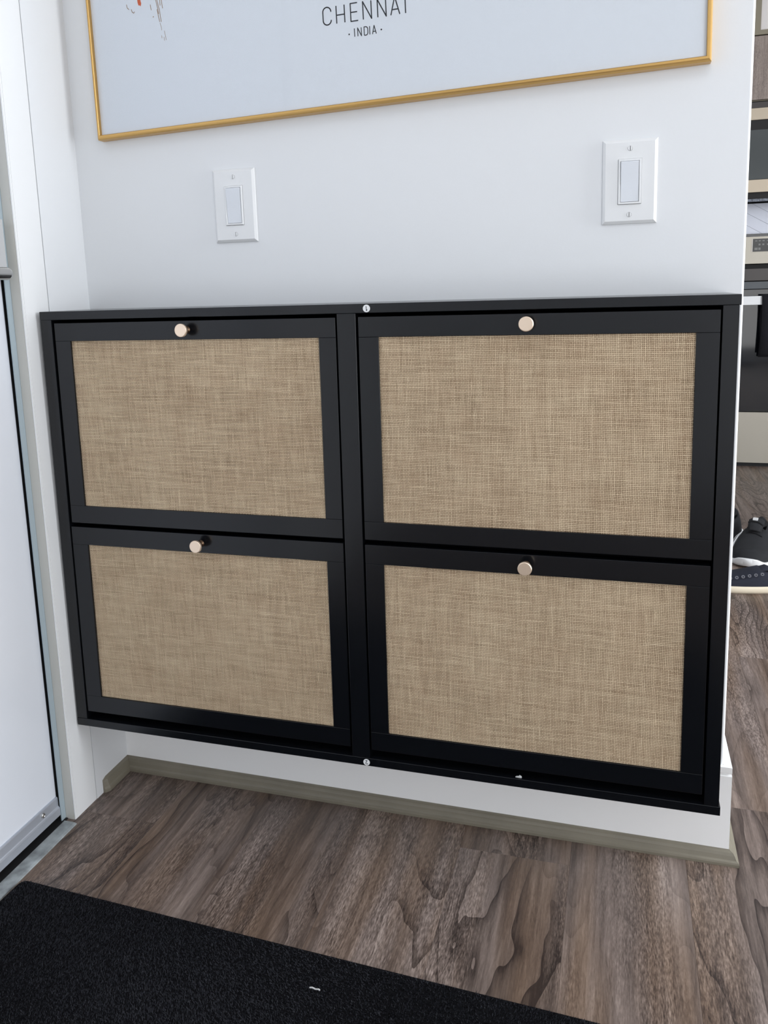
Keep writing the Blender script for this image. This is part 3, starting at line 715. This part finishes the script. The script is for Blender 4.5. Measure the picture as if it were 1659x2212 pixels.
    for j in range(5 if runner else 0):
        u = .46 + .055 * j; z = .119 - .0150 * j
        bm = bmesh.new(); A = [P(u * L, -.027, z - .004), P((u + .012) * L, -.012, z + .003), P((u + .03) * L, .012, z + .002), P((u + .045) * L, .027, z - .006)]
        prev = None
        for q in A:
            q = Vector(q); dv = Vector((ca, sa, 0)) * .0024; ring = [bm.verts.new(q + dv), bm.verts.new(q + Vector((0, 0, .0022))), bm.verts.new(q - dv), bm.verts.new(q - Vector((0, 0, .0015)))]
            if prev:
                for k in range(4): bm.faces.new((prev[k], prev[(k + 1) % 4], ring[(k + 1) % 4], ring[k]))
            else: bm.faces.new(ring)
            prev = ring
        bm.faces.new(prev[::-1]); obj('lace', bm, lace_black, t_)
    return t_, P
a1 = math.radians(-106)
# running shoe pointing at the camera: toe near (1.395, 1.49)
L1 = .315; hx, hy = 1.388 - L1 * math.cos(a1), 1.495 - L1 * math.sin(a1)
sh1, P1 = make_shoe('running_shoe', (hx, hy, 0), a1, L1, .125, 'black running shoe with white sole and white side mark, right behind the canvas shoe', 'runner', 'pair of black running shoes')
bm = bmesh.new()      # curved tick mark on the side
tick = [(.56, .034), (.60, .030), (.66, .033), (.72, .041), (.655, .0400), (.61, .0405), (.575, .047)]
tk = [(.70, .040), (.62, .042), (.54, .056), (.49, .072), (.555, .065), (.61, .058), (.655, .055)]
def side(t, z, out=.0): 
    w = foot_outline(t, L1, .125) * .955; zz = min(1, max(0, (z - .02) / .080)); v_ = w * (1 - .30 * zz ** 2) + .0035
    return P1(t * L1, -v_ - out, z)
vs_ = [bm.verts.new(side(t, z)) for t, z in tk]; vs2 = [bm.verts.new(side(t, z, -.004)) for t, z in tk]
bm.faces.new(vs_); bm.faces.new(vs2[::-1])
for i in range(len(vs_)): bm.faces.new((vs_[i], vs_[(i + 1) % len(vs_)], vs2[(i + 1) % len(vs_)], vs2[i]))
obj('side_mark', bm, shoe_white, sh1)
a2 = math.radians(-118); hx, hy = 1.398, 1.90
make_shoe('running_shoe', (hx, hy, 0), a2, L1, .115, 'black running shoe farthest back, mostly hidden by the white wall', 'runner', 'pair of black running shoes')
a3 = math.radians(-176); L3 = .295
hx3, hy3 = 1.235 + L3, 1.322
sh3, P3 = make_shoe('canvas_shoe', (hx3, hy3, 0), a3, L3, .105, 'navy canvas shoe with a row of grey eyelets and a cream sole, lying crosswise', 'canvas')
for j in range(6):
    u = .77 - .062 * j
    bm = bmesh.new(); q = P3(u * L3, .0405 - .0 * j, .048 + .0035 * j)
    R = []
    for k in range(12):
        a = 2 * math.pi * k / 12; R.append([bm.verts.new((q[0] + r * math.cos(a), q[1] - o2 - .007, q[2] + r * math.sin(a) * .9)) for r, o2 in ((.0052, -.002), (.0050, .0016), (.0030, .0016), (.0026, -.002))])
    for k in range(12):
        for i in range(3): bm.faces.new((R[k][i], R[(k + 1) % 12][i], R[(k + 1) % 12][i + 1], R[k][i + 1]))
    obj('eyelet', bm, eyelet_metal, sh3)
